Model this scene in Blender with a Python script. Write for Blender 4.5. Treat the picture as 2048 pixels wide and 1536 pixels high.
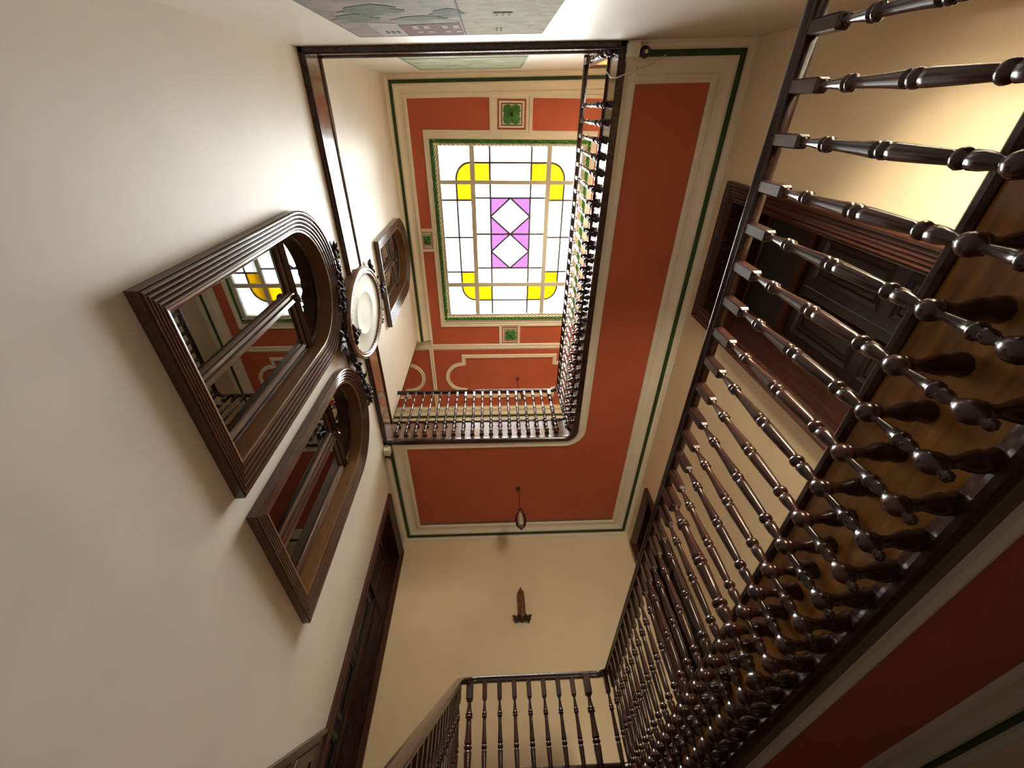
import bpy, bmesh, math, random
from mathutils import Vector, Matrix
from mathutils.geometry import tessellate_polygon

random.seed(7)
scene = bpy.context.scene
C = scene.collection
for o in list(bpy.data.objects):
    bpy.data.objects.remove(o)

# ------------------------------------------------------------------ camera
H = 1.58                      # eye height above the ground floor; all coordinates below are relative to the eye
R_ = Vector((0.99902171, -0.00961337, -0.04316485))
U_ = Vector((0.01601892, -0.83112804, 0.55585032))
F_ = Vector((0.04121912, 0.55599799, 0.83016096))
cam_d = bpy.data.cameras.new('camera')
cam_d.sensor_width = 36.0
cam_d.lens = 820.72 / 2048 * 36.0
cam_d.clip_start = 0.02
cam = bpy.data.objects.new('camera', cam_d)
C.objects.link(cam)
cam.matrix_world = Matrix(((R_.x, U_.x, -F_.x, 0), (R_.y, U_.y, -F_.y, 0), (R_.z, U_.z, -F_.z, H), (0, 0, 0, 1)))
scene.camera = cam

# ------------------------------------------------------------------ light
world = bpy.data.worlds.new('world')
scene.world = world
world.use_nodes = True
wb = world.node_tree.nodes['Background']
wb.inputs[0].default_value = (0.82, 0.9, 1.0, 1)
wb.inputs[1].default_value = 1.0

# daylight entering through the lantern above the skylight
ld = bpy.data.lights.new('skylight_daylight', 'AREA')
ld.shape = 'RECTANGLE'
ld.size = 4.5
ld.size_y = 5.5
ld.energy = 1150
ld.color = (0.93, 0.97, 1.0)
ld.spread = math.radians(80)
lo = bpy.data.objects.new('skylight_daylight', ld)
C.objects.link(lo)
lo.location = (0.47, 3.05, 13.0 + H)

# added fill lights behind two made-up windows at the gallery ends
def fill_light(z, energy):
    d = bpy.data.lights.new('gallery_fill_light', 'AREA')
    d.shape = 'RECTANGLE'; d.size = 1.0; d.size_y = 1.9
    d.energy = energy; d.color = (1.0, 0.93, 0.80)
    d.spread = math.radians(160)
    o = bpy.data.objects.new('gallery_fill_light', d)
    C.objects.link(o)
    o.location = (2.25, -1.15, z + H)
    o.rotation_euler = (math.radians(90), 0, 0)
fill_light(2.50, 500)
fill_light(8.10, 880)

scene.view_settings.view_transform = 'Standard'
scene.view_settings.look = 'None'
scene.view_settings.gamma = 1
scene.view_settings.use_curve_mapping = False
scene.view_settings.exposure = 0.32

# ------------------------------------------------------------------ main dimensions (metres from the eye)
xL, xR, yB = -2.187, 3.119, 8.43
def yT(x): return -0.632 - 0.0289 * x          # the mural wall is slightly out of square
zG, z1, z1b = -1.58, 1.39, 0.816               # ground floor, first gallery floor, its soffit
z2, z2b, zC = 6.716, 6.10, 10.65               # second gallery floor, soffit, top ceiling
X1, Y1 = 1.608, 6.09                           # first gallery edge
X2, Y2 = 1.552, 5.41                           # second gallery edge
XO = -5.0                                      # far side of the rooms behind the window wall

# ------------------------------------------------------------------ materials
def mat(name, base, rough=0.6, var=0.0, scale=6.0, bump=0.0, bscale=60.0, coat=0.0, stretch=None, dark=None, metallic=0.0, spec=None):
    m = bpy.data.materials.new(name); m.use_nodes = True
    nt = m.node_tree; N = nt.nodes; L = nt.links
    b = N['Principled BSDF']
    b.inputs['Base Color'].default_value = (*base, 1)
    b.inputs['Roughness'].default_value = rough
    b.inputs['Metallic'].default_value = metallic
    if spec is not None: b.inputs['Specular IOR Level'].default_value = spec
    if coat:
        b.inputs['Coat Weight'].default_value = coat
        b.inputs['Coat Roughness'].default_value = 0.08
    tc = N.new('ShaderNodeTexCoord'); mp = N.new('ShaderNodeMapping')
    L.new(tc.outputs['Object'], mp.inputs['Vector'])
    if stretch: mp.inputs['Scale'].default_value = stretch
    if var:
        no = N.new('ShaderNodeTexNoise'); no.inputs['Scale'].default_value = scale; no.inputs['Detail'].default_value = 5
        L.new(mp.outputs[0], no.inputs['Vector'])
        rp = N.new('ShaderNodeValToRGB')
        rp.color_ramp.elements[0].position = 0.3; rp.color_ramp.elements[1].position = 0.72
        d = dark or tuple(c * (1 - var) for c in base)
        rp.color_ramp.elements[0].color = (*d, 1)
        rp.color_ramp.elements[1].color = (*[min(1, c * (1 + var * 0.5)) for c in base], 1)
        L.new(no.outputs['Fac'], rp.inputs['Fac']); L.new(rp.outputs[0], b.inputs['Base Color'])
    if bump:
        n2 = N.new('ShaderNodeTexNoise'); n2.inputs['Scale'].default_value = bscale; n2.inputs['Detail'].default_value = 4
        L.new(mp.outputs[0], n2.inputs['Vector'])
        bp = N.new('ShaderNodeBump'); bp.inputs['Strength'].default_value = bump; bp.inputs['Distance'].default_value = 0.01
        L.new(n2.outputs['Fac'], bp.inputs['Height']); L.new(bp.outputs[0], b.inputs['Normal'])
    return m

M = {}
M['plaster'] = mat('plaster', (0.67, 0.605, 0.515), 0.52, 0.06, 1.3, 0.12, 9)  # wall paint, colour lowered to offset the strong direct skylight
M['plaster_lifted'] = mat('plaster_light_lifted', (0.86, 0.72, 0.50), 0.5, 0.06, 1.3, 0.12, 9)  # same plaster as wall_left, colour lifted to stand in for missing light
M['stucco'] = mat('stucco', (0.82, 0.765, 0.65), 0.6, 0.05, 3, 0.08, 20)
M['red'] = mat('terracotta_paint', (0.50, 0.108, 0.050), 0.65, 0.10, 1.6, 0.06, 30)
M['red_line'] = mat('brick_line_paint', (0.36, 0.075, 0.04), 0.6)
M['brown_line'] = mat('dark_line_paint', (0.09, 0.02, 0.012), 0.6)
M['green'] = mat('green_paint', (0.022, 0.062, 0.012), 0.6, 0.35, 14)
M['leaf_green'] = mat('leaf_green', (0.05, 0.22, 0.035), 0.5, 0.35, 12)
M['rope_green'] = mat('rope_green', (0.16, 0.36, 0.12), 0.5, 0.4, 10)
M['gilt'] = mat('rope_gilt', (0.70, 0.66, 0.48), 0.45)
M['wood'] = mat('dark_mahogany', (0.036, 0.012, 0.009), 0.24, 0.45, 5, 0.05, 30, 0.25, (6, 6, 0.8))
M['wood_red'] = mat('red_mahogany', (0.054, 0.016, 0.010), 0.27, 0.4, 5, 0.05, 30, 0.22, (6, 6, 0.8))
M['casing'] = mat('walnut_casing', (0.090, 0.040, 0.022), 0.22, 0.35, 5, 0.04, 30, 0.4, (7, 7, 0.7))
M['lining'] = mat('oak_lining', (0.19, 0.085, 0.026), 0.35, 0.3, 5, 0.04, 30, 0.25, (7, 7, 0.7))
M['fascia'] = mat('amber_board', (0.30, 0.122, 0.018), 0.32, 0.5, 4, 0.03, 30, 0.25, (3, 0.7, 6))
M['fascia_up'] = mat('brown_board', (0.20, 0.095, 0.05), 0.22, 0.35, 4, 0.03, 30, 0.5, (3, 0.7, 6))
M['floorwood'] = mat('floor_boards', (0.22, 0.11, 0.05), 0.35, 0.3, 4, 0.03, 30, 0.2, (1, 8, 8))
M['stone'] = mat('ground_floor_wood', (0.07, 0.035, 0.018), 0.3, 0.3, 3)
M['white_plastic'] = mat('white_plastic', (0.72, 0.69, 0.62), 0.4)
M['black_plastic'] = mat('black_plastic', (0.02, 0.018, 0.018), 0.3)
M['bar'] = mat('skylight_bar', (0.55, 0.52, 0.43), 0.5)
M['lead'] = mat('lead_came', (0.10, 0.09, 0.09), 0.5)
M['oval_face'] = mat('pale_disc', (0.52, 0.50, 0.41), 0.55, 0.06, 2, spec=0.2)
M['oval_wood'] = mat('oval_frame_wood', (0.22, 0.12, 0.075), 0.25, 0.35, 6, 0, 0, 0.4)
M['carving'] = mat('dark_carving', (0.026, 0.012, 0.010), 0.55, 0.3, 30, spec=0.1)
M['brass'] = mat('aged_brass', (0.07, 0.04, 0.016), 0.4, 0.3, 30, metallic=0.5)
M['amber_glass'] = mat('amber_shade', (0.20, 0.085, 0.03), 0.35, 0.6, 22, 0.4, 40)
M['red_socket'] = mat('red_socket', (0.12, 0.01, 0.006), 0.4)
M['cord'] = mat('dark_cord', (0.05, 0.012, 0.008), 0.6)
M['wood_leafdoor'] = mat('door_leaf_wood', (0.014, 0.007, 0.006), 0.4, 0.3, 5, 0.03, 30, 0.2, (7, 7, 0.7))

def glassmat(name, tint, gloss_rough=0.015, diffuse=0.0, ior=1.5, boost=1.0):
    m = bpy.data.materials.new(name); m.use_nodes = True
    nt = m.node_tree; N = nt.nodes; L = nt.links
    for n in list(N):
        if n.type != 'OUTPUT_MATERIAL': N.remove(n)
    out = N['Material Output'] if 'Material Output' in N else N.new('ShaderNodeOutputMaterial')
    tr = N.new('ShaderNodeBsdfTransparent'); tr.inputs[0].default_value = (*tint, 1)
    base = tr.outputs[0]
    if diffuse:
        tl = N.new('ShaderNodeBsdfTranslucent'); tl.inputs[0].default_value = (*tint, 1)
        mx = N.new('ShaderNodeMixShader'); mx.inputs[0].default_value = diffuse
        L.new(tr.outputs[0], mx.inputs[1]); L.new(tl.outputs[0], mx.inputs[2]); base = mx.outputs[0]
    gl = N.new('ShaderNodeBsdfGlossy'); gl.inputs['Roughness'].default_value = gloss_rough
    fr = N.new('ShaderNodeFresnel'); fr.inputs['IOR'].default_value = ior
    mu = N.new('ShaderNodeMath'); mu.operation = 'MULTIPLY'; mu.inputs[1].default_value = boost; mu.use_clamp = True
    L.new(fr.outputs[0], mu.inputs[0])
    m2 = N.new('ShaderNodeMixShader')
    L.new(mu.outputs[0], m2.inputs[0]); L.new(base, m2.inputs[1]); L.new(gl.outputs[0], m2.inputs[2])
    L.new(m2.outputs[0], out.inputs[0])
    return m
M['pane_clear'] = glassmat('skylight_clear', (0.97, 0.99, 0.97), diffuse=0.12)
M['pane_yellow'] = glassmat('skylight_yellow', (0.66, 0.47, 0.04), diffuse=0.12)
M['pane_pink'] = glassmat('skylight_pink', (0.44, 0.27, 0.47), diffuse=0.12)
M['window_glass'] = glassmat('window_glass', (0.45, 0.47, 0.45), boost=2.2)
M['fill_glass'] = glassmat('fill_window_glass', (0.9, 0.86, 0.78), diffuse=0.2)  # glass of the added fill windows
M['lamp_glass'] = glassmat('lamp_glass', (0.86, 0.83, 0.76), boost=2.0)

# ------------------------------------------------------------------ mesh kit
class MB:
    def __init__(s): s.v = []; s.f = []; s.m = []; s.sm = []
    def add(s, vs, fs, smooth=False, mi=0):
        n = len(s.v); s.v += [tuple(v) for v in vs]
        for f in fs: s.f.append([n + i for i in f]); s.sm.append(smooth); s.m.append(mi)
        return s
    def box(s, x0, x1, y0, y1, z0, z1, mi=0):
        vs = [(x, y, z) for z in (z0, z1) for y in (y0, y1) for x in (x0, x1)]
        return s.add(vs, [(0, 2, 3, 1), (4, 5, 7, 6), (0, 1, 5, 4), (2, 6, 7, 3), (0, 4, 6, 2), (1, 3, 7, 5)], False, mi)
    def plate(s, loops, fn, d0, d1, mi=0):
        """flat plate with holes: 2D loops, mapped by fn(a, b, d) between depths d0 and d1"""
        tris = tessellate_polygon([[Vector((a, b, 0)) for a, b in lp] for lp in loops])
        flat = [p for lp in loops for p in lp]
        n = len(flat)
        vs = [fn(a, b, d0) for a, b in flat] + [fn(a, b, d1) for a, b in flat]
        fs = [tuple(t) for t in tris] + [tuple(n + i for i in reversed(t)) for t in tris]
        k = 0
        for lp in loops:
            m = len(lp)
            for i in range(m):
                a, b = k + i, k + (i + 1) % m
                fs.append((a, b, n + b, n + a))
            k += m
        return s.add(vs, fs, False, mi)
    def sweep2(s, path, prof, fn, closed=True, smooth=False, mi=0):
        """profile (w, d) carried round a flat path; w is measured to the left of the path"""
        n = len(path); k = len(prof); vs = []
        for i in range(n):
            p = Vector(path[i])
            a = Vector(path[i - 1]) if (closed or i > 0) else None
            b = Vector(path[(i + 1) % n]) if (closed or i < n - 1) else None
            t1 = (p - a).normalized() if a is not None else None
            t2 = (b - p).normalized() if b is not None else None
            t1 = t1 or t2; t2 = t2 or t1
            n1 = Vector((-t1.y, t1.x)); n2 = Vector((-t2.y, t2.x))
            m = (n1 + n2)
            m = m / max(1e-6, m.length_squared) * 2 if m.length > 1e-4 else n1
            if m.length > 3: m = m.normalized() * 3
            for w, d in prof: vs.append(fn(p.x + m.x * w, p.y + m.y * w, d))
        fs = []
        for i in range(n if closed else n - 1):
            j = (i + 1) % n
            for q in range(k - 1): fs.append((i * k + q, j * k + q, j * k + q + 1, i * k + q + 1))
        if not closed:
            fs.append(tuple(range(k))); fs.append(tuple(reversed(range((n - 1) * k, n * k))))
        return s.add(vs, fs, smooth, mi)
    def lathe(s, prof, c=(0, 0, 0), axis='z', seg=12, smooth=True, mi=0, square=None):
        vs = []; k = len(prof)
        for i in range(seg):
            a = 2 * math.pi * i / seg; ca, sa = math.cos(a), math.sin(a)
            for r, h in prof:
                if axis == 'z': q = (r * ca, r * sa, h)
                elif axis == 'x': q = (h, r * ca, r * sa)
                else: q = (r * sa, h, r * ca)
                vs.append((c[0] + q[0], c[1] + q[1], c[2] + q[2]))
        fs = []
        for i in range(seg):
            j = (i + 1) % seg
            for q in range(k - 1): fs.append((i * k + q, j * k + q, j * k + q + 1, i * k + q + 1))
        return s.add(vs, fs, smooth, mi)
    def sweep3(s, path, prof, smooth=True, mi=0, closed_prof=True, cap=True):
        """profile (side, up) carried along a 3D path; up stays vertical-ish"""
        n = len(path); k = len(prof); vs = []
        for i in range(n):
            p = Vector(path[i]); a = Vector(path[max(0, i - 1)]); b = Vector(path[min(n - 1, i + 1)])
            t = (b - a).normalized()
            ref = Vector((0, 0, 1)) if abs(t.z) < 0.95 else Vector((1, 0, 0))
            sd = t.cross(ref).normalized(); up = sd.cross(t).normalized()
            for u, w in prof: vs.append(p + sd * u + up * w)
        fs = []
        kk = k if closed_prof else k - 1
        for i in range(n - 1):
            for q in range(kk):
                r = (q + 1) % k
                fs.append((i * k + q, (i + 1) * k + q, (i + 1) * k + r, i * k + r))
        if cap and closed_prof:
            fs.append(tuple(range(k))); fs.append(tuple(reversed(range((n - 1) * k, n * k))))
        return s.add(vs, fs, smooth, mi)
    def tube(s, path, r, seg=8, mi=0):
        return s.sweep3(path, [(r * math.cos(2 * math.pi * i / seg), r * math.sin(2 * math.pi * i / seg)) for i in range(seg)], True, mi)
    def ball(s, c, r, seg=8, rings=5, mi=0):
        rx, ry, rz = r if isinstance(r, tuple) else (r, r, r)
        vs = []; fs = []
        for i in range(rings + 1):
            th = math.pi * i / rings
            for j in range(seg):
                ph = 2 * math.pi * j / seg
                vs.append((c[0] + rx * math.sin(th) * math.cos(ph), c[1] + ry * math.sin(th) * math.sin(ph), c[2] + rz * math.cos(th)))
        for i in range(rings):
            for j in range(seg):
                a = i * seg + j; b = i * seg + (j + 1) % seg
                fs.append((a, b, b + seg, a + seg))
        return s.add(vs, fs, True, mi)
    def mesh(s, name, mats, origin=(0, 0, 0)):
        me = bpy.data.meshes.new(name)
        o = Vector(origin)
        me.from_pydata([Vector(v) - o for v in s.v], [], s.f)
        for m in (mats if isinstance(mats, (list, tuple)) else [mats]): me.materials.append(m)
        me.polygons.foreach_set('use_smooth', s.sm)
        me.polygons.foreach_set('material_index', s.m)
        bm = bmesh.new(); bm.from_mesh(me)
        bmesh.ops.remove_doubles(bm, verts=bm.verts, dist=1e-6)
        bmesh.ops.recalc_face_normals(bm, faces=bm.faces)
        bm.to_mesh(me); bm.free()
        me.update()
        return me

ORI = {}
def link(name, data, origin, parent=None):
    o = bpy.data.objects.new(name, data); C.objects.link(o)
    origin = Vector(origin)
    if parent is None:
        o.location = origin + Vector((0, 0, H))
    else:
        o.parent = parent; o.location = origin - ORI[parent]
    ORI[o] = origin
    return o
def tag(o, label=None, cat=None, group=None, kind=None):
    if label: o['label'] = label
    if cat: o['category'] = cat
    if group: o['group'] = group
    if kind: o['kind'] = kind
    return o
def thing(name, origin, label, cat, group=None, kind=None):
    return tag(link(name, None, origin), label, cat, group, kind)
def obj(name, mb, m, parent=None, origin=None, label=None):
    if origin is None:
        if parent is not None: origin = ORI[parent]
        else:
            zs = min(v[2] for v in mb.v); xs = sum(v[0] for v in mb.v) / len(mb.v); ys = sum(v[1] for v in mb.v) / len(mb.v)
            origin = (xs, ys, zs)
    o = link(name, mb.mesh(name, m, origin), origin, parent)
    if label: o['label'] = label
    return o
def struct(name, mb, m, label=None, cat=None):
    return tag(obj(name, mb, m), label, cat, kind='structure')

# maps from (a, b, depth) to space
fL = lambda a, b, d: (xL + d, a, b)                   # window wall, depth into the well
fR = lambda a, b, d: (xR - d, a, b)
fB = lambda a, b, d: (a, yB - d, b)
fT = lambda a, b, d: (a + d * 0.0289, yT(a) + d, b)
def fZ(z): return lambda a, b, d: (a, b, z - d)       # ceilings, depth downward
def fP(z): return lambda a, b, d: (a, b, z + d)

def rect(a0, a1, b0, b1): return [(a0, b0), (a1, b0), (a1, b1), (a0, b1)]
def arch(c, hw, b0, bs, n=22):
    """opening outline: straight sides, half-round head (anticlockwise)"""
    return [(c - hw, b0), (c + hw, b0)] + [(c + hw * math.cos(math.pi * i / n), bs + hw * math.sin(math.pi * i / n)) for i in range(n + 1)]
def arc2(cx, cy, r, a0, a1, n):
    return [(cx + r * math.cos(math.radians(a0 + (a1 - a0) * i / n)), cy + r * math.sin(math.radians(a0 + (a1 - a0) * i / n))) for i in range(n + 1)]

# ------------------------------------------------------------------ walls
WIN = [(1.82, 0.70, 2.62, 4.66), (3.88, 0.70, 2.62, 4.66), (2.90, 0.66, 8.00, 9.66)]
DOOR_L = (6.66, 8.20, z1, 5.54)
DOOR_R = [(0.95, 2.43, z1, 5.58), (6.70, 8.10, z1, 5.54)]
outL = [(-1.0, zG), (yB + 0.3, zG), (yB + 0.3, z2b + 0.3), (5.50, z2b + 0.3), (5.50, zC + 0.1), (-1.0, zC + 0.1)]
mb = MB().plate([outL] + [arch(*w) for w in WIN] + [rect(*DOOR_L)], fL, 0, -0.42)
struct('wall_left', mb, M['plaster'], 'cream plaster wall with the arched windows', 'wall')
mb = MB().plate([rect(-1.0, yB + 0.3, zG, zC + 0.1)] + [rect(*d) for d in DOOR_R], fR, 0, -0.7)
struct('wall_right', mb, M['plaster_lifted'], 'plaster wall behind the galleries, colour lifted for light, with dark doors', 'wall')
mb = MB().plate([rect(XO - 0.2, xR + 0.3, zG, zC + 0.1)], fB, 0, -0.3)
struct('wall_back', mb, M['plaster_lifted'], 'plaster wall, colour lifted for light, carrying the torch-shaped wall lamp', 'wall')
EW = [rect(1.80, 2.70, 1.75, 3.25), rect(1.80, 2.70, 7.20, 9.05)]  # openings for the added fill windows
mb = MB().plate([rect(XO - 0.2, xR + 0.3, zG, zC + 0.1)] + EW, fT, 0, -0.3)
struct('wall_front', mb, M['plaster'], 'cream plaster wall carrying the two murals', 'wall')
mb = MB().box(XO - 0.25, XO, -0.9, yB + 0.2, zG, zC + 0.1)
struct('wall_outer', mb, M['plaster'], 'far plaster wall of the rooms behind the arched windows', 'wall')
mb = MB().box(XO, xL - 0.42, 5.20, 5.50, z2b + 0.3, zC + 0.1)
struct('wall_passage', mb, M['plaster'], 'plaster wall of the upper passage beyond the window wall', 'wall')
# narrow dark jamb closing the end of the upper window wall
mb = MB().box(xL - 0.42, xL + 0.012, 5.50, 5.53, z2, zC)
struct('trim_1', mb, M['wood'], 'thin dark wooden jamb at the end of the upper window wall', 'trim')

mb = MB().box(XO, xR, -0.8, yB, zG - 0.2, zG)
struct('floor', mb, M['stone'], 'dark ground floor of the stair hall', 'floor')

# ------------------------------------------------------------------ galleries
def gallery_edge(X, Y, r, xs, n=8, yend=None):
    """edge line of a gallery, from the mural wall, round the curved corner, to the window wall"""
    p = [(X, yT(X) - 0.02)]
    p += arc2(X - r, Y - r, r, 0, 90, n)
    p += [(xs, Y)]
    return p
def gallery(X, Y, xs, zt, zb, name, label, r, xw, fmat, facia_label, back_to):
    edge = gallery_edge(X + 0.03, Y + 0.03, r + 0.03, xs)
    outline = edge + ([(xs, yB)] if xs <= xw + 0.01 else [(xs, yB)]) + [(xR, yB), (xR, yT(xR))]
    fl = struct(name, MB().plate([outline], fP(0), zb + 0.055, zt), M['floorwood'], label, 'floor')
    e = gallery_edge(X, Y, r, back_to)
    pr = lambda L: L
    # board of the edge: profile (w to the left of the path = towards the gallery, d height)
    b = MB().sweep2(e, [(-0.05, zb + 0.02), (0.0, zb + 0.02), (0.0, zt), (-0.05, zt)], fP(0), False)
    obj('edge_board', b, fmat, fl, label=facia_label)
    b = MB().sweep2(e, [(-0.05, zt - 0.035), (0.012, zt - 0.035), (0.026, zt - 0.018), (0.026, zt + 0.004), (0.012, zt + 0.02), (-0.05, zt + 0.02)], fP(0), False)
    obj('bead', b, M['wood'], fl)
    b = MB().sweep2(e, [(-0.06, zb - 0.012), (0.02, zb - 0.012), (0.035, zb + 0.008), (0.035, zb + 0.035), (0.02, zb + 0.06), (0.012, zb + 0.085), (0.0, zb + 0.10), (-0.06, zb + 0.10)], fP(0), False)
    obj('lower_moulding', b, M['wood'], fl)
    return fl, e
g1, e1 = gallery(X1, Y1, xL, z1, z1b, 'floor', 'first gallery floor edged with an amber board', 0.22, xL, M['fascia'], 'amber varnished edge board', -0.42)
g2, e2 = gallery(X2, Y2, XO, z2, z2b, 'floor', 'second gallery floor edged with a brown board', 0.20, XO, M['fascia_up'], 'brown varnished edge board', xL)

# ceilings under the galleries and at the top
EDGE_M = [(-0.035, 0.0), (-0.035, 0.035), (-0.06, 0.05), (-0.10, 0.045), (-0.125, 0.028), (-0.16, 0.03), (-0.19, 0.045), (-0.215, 0.04), (-0.225, 0.0)]
CORN = [(0.0, 0.13), (0.02, 0.13), (0.035, 0.10), (0.06, 0.085), (0.19, 0.075), (0.22, 0.055), (0.25, 0.035), (0.31, 0.02), (0.33, 0.035), (0.375, 0.035), (0.40, 0.02), (0.415, 0.0)]
GBAND = [(0.09, 0.06), (0.09, 0.096), (0.125, 0.10), (0.155, 0.09), (0.155, 0.06)]
def sub_ceiling(name, X, Y, r, z, xs, label, panel, left_wall=True):
    edge = gallery_edge(X + 0.035, Y + 0.035, r + 0.035, xs)
    outline = edge + [(xs, yB), (xR, yB), (xR, yT(xR))]
    ce = struct(name, MB().plate([outline], fZ(z), -0.06, 0.0), M['stucco'], label, 'ceiling')
    e = gallery_edge(X, Y, r, xs)
    obj('edge_moulding', MB().sweep2([(a, b) for a, b in e], EDGE_M, fZ(z), False), M['stucco'], ce)
    walls = [(X + 0.04, yT(X)), (xR, yT(xR)), (xR, yB), (xs, yB), (xs, Y + 0.04)]
    obj('cornice', MB().sweep2(walls, CORN, fZ(z), False), M['stucco'], ce)
    obj('green_band', MB().sweep2(walls, GBAND, fZ(z), False), M['green'], ce)
    pe = gallery_edge(X + 0.23, Y + 0.23, r + 0.23, panel[0])
    pe[0] = (pe[0][0], panel[1])
    pl = pe + [(panel[0], panel[3]), (panel[2], panel[3]), (panel[2], panel[1])]
    obj('panel', MB().plate([pl], fZ(z), 0.0, 0.006), M['red'], ce, label='terracotta painted ceiling panel')
    return ce
c1 = sub_ceiling('ceiling', X2, Y2, 0.20, z2b + 0.06, xL, 'terracotta ceiling panel framed in cream under the second gallery', (-1.80, -0.33, 2.70, 7.93))
c0 = sub_ceiling('ceiling', X1, Y1, 0.22, z1b + 0.04, xL, 'dark red ceiling panel framed in cream under the first gallery', (-1.80, -0.33, 2.72, 7.93))

# ---- top ceiling with the skylight opening
cx = 0.44
sk = (-1.19, 2.07, 0.68, 4.75)                      # glass field
out = [(XO, yT(XO)), (xR, yT(xR)), (xR, yB), (XO, yB)]
hole = rect(sk[0] - 0.05, sk[1] + 0.05, sk[2] - 0.05, sk[3] + 0.05)
ct = struct('ceiling', MB().plate([out, hole], fZ(zC), -0.12, 0.0), M['stucco'], 'top ceiling with terracotta panels, cream mouldings and the skylight', 'ceiling')
walls = [(xL, 5.56), (xL, yT(xL)), (xR, yT(xR)), (xR, yB), (XO, yB)]
obj('cornice', MB().sweep2(walls, CORN, fZ(zC), False), M['stucco'], ct)
obj('green_band', MB().sweep2(walls, GBAND, fZ(zC), False), M['green'], ct)
mx = lambda x: 2 * cx - x                            # mirror about the centre line
def panel(loop, label='terracotta painted panel'):
    obj('panel', MB().plate([loop], fZ(zC), 0.0, 0.006), M['red'], ct, label=label)
MOULD = lambda w: [(0, 0.0), (0, 0.022), (w * 0.25, 0.03), (w * 0.5, 0.02), (w * 0.75, 0.03), (w, 0.022), (w, 0.0)]
tl = [(-1.78, -0.21), (-0.03, -0.21), (-0.03, 0.385), (-1.50, 0.385), (-1.50, 2.47), (-1.78, 2.47)]
bl = [(-1.78, 3.03), (-1.50, 3.03), (-1.50, 5.14), (0.14, 5.14), (0.14, 5.70), (-1.78, 5.70)]
for lp in (tl, bl):
    panel(lp); panel([(mx(a), b) for a, b in reversed(lp)])
    for q in (lp, [(mx(a), b) for a, b in reversed(lp)]):
        obj('panel_moulding', MB().sweep2(q, [(-w, d) for w, d in MOULD(0.07)], fZ(zC), True), M['stucco'], ct)
# skylight surround
obj('skylight_moulding', MB().sweep2(rect(-1.50, mx(-1.50), 0.43, 5.12), MOULD(0.125), fZ(zC), True), M['stucco'], ct)
# cross beam between stairwell ceiling and gallery ceiling
obj('cross_moulding', MB().sweep2([(xL, 5.72), (xR, 5.72)], MOULD(0.14), fZ(zC), False), M['stucco'], ct)
# gallery ceiling beyond the beam
panel([(-1.80, 5.90), (mx(-1.80), 5.90), (mx(-1.80), 7.95), (-1.80, 7.95)])
panel([(-4.6, 5.90), (-1.92, 5.90), (-1.92, 7.95), (-4.6, 7.95)])
obj('divider_moulding', MB().sweep2([(-1.80, 5.86), (-1.80, 8.0)], MOULD(0.12), fZ(zC - 0.004), False), M['stucco'], ct)
obj('divider_moulding', MB().sweep2([(mx(-1.92), 5.86), (mx(-1.92), 8.0)], MOULD(0.12), fZ(zC - 0.004), False), M['stucco'], ct)
def cartouche(x0, x1):
    y0, y1, r = 6.06, 7.62, 0.56
    ym = (y0 + y1) / 2
    a = math.degrees(math.acos((0.06) / r))
    p = [(x0, y0), (x1, y0)]
    if x1 > 0: pass
    right = [(x1, ym - 0.52)] + arc2(x1, ym, 0.52, -90, 90, 14) + [(x1, y1)]
    left = [(x0, ym + 0.52)] + arc2(x0, ym, 0.52, 90, 270, 14)
    p = [(x0, y0), (x1, y0)] + right[1:] + [(x0, y1)] + left[1:]
    obj('cartouche_moulding', MB().sweep2(p, [(w, d + 0.004) for w, d in MOULD(0.11)], fZ(zC), True), M['stucco'], ct)
cartouche(-0.98, mx(-0.98))
cartouche(-4.0, -2.64)

def leaf2(mb, c, ang, ln, wd, fn, z=0.012, mi=0):
    """chunky lobed leaf lying on a surface, domed towards the midrib"""
    half = [(0.0, 0.0), (0.12, 0.55), (0.30, 0.95), (0.38, 0.80), (0.55, 1.0), (0.64, 0.72), (0.80, 0.74), (0.86, 0.42), (1.0, 0.0)]
    ca, sa = math.cos(ang), math.sin(ang)
    def w(a, b, d): return fn(c[0] + a * ca - b * sa, c[1] + a * sa + b * ca, d)
    rib = [w(t * ln, 0, z * (1.6 - 0.6 * t)) for t, _ in half]
    n = len(half)
    for sg in (1, -1):
        edge = [w(t * ln, sg * q * wd, z * 0.6) for t, q in half]
        low = [w(t * ln, sg * q * wd, 0.006) for t, q in half]
        fs = []
        for i in range(n - 1):
            fs.append((i, i + 1, n + i + 1, n + i)); fs.append((n + i, n + i + 1, 2 * n + i + 1, 2 * n + i))
        mb.add(rib + edge + low, fs, False, mi)
def medallion(x, y, w, h, leafs):
    f = fZ(zC)
    me = obj('medallion', MB().plate([rect(x - w / 2, x + w / 2, y - h / 2, y + h / 2)], f, 0.0, 0.008), M['stucco'], ct, label='cream square with a green four-leaf ornament')
    t = w * 0.055
    obj('border_line', MB().sweep2(rect(x - w / 2, x + w / 2, y - h / 2, y + h / 2), [(0, 0.004), (0, 0.012), (t, 0.012), (t, 0.004)], f), M['red_line'], me)
    a, b = w * 0.37, h * 0.37
    obj('border_line', MB().sweep2(rect(x - a, x + a, y - b, y + b), [(0, 0.004), (0, 0.013), (t * 0.6, 0.013), (t * 0.6, 0.004)], f), M['brown_line'], me)
    for k in range(4):
        ang = math.atan2((1 if k > 1 else -1) * h, (1 if k % 2 else -1) * w)
        mb = MB(); leaf2(mb, (x, y), ang, leafs, leafs * 0.50, f, 0.03)
        obj('leaf', mb, M['leaf_green'], me)
    obj('boss', MB().ball((x, y, zC - 0.02), leafs * 0.2, 8, 6), M['green'], me)
    return me
medallion(0.455, 0.09, 0.62, 0.56, 0.235)
medallion(0.475, 5.42, 0.50, 0.50, 0.20)
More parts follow.
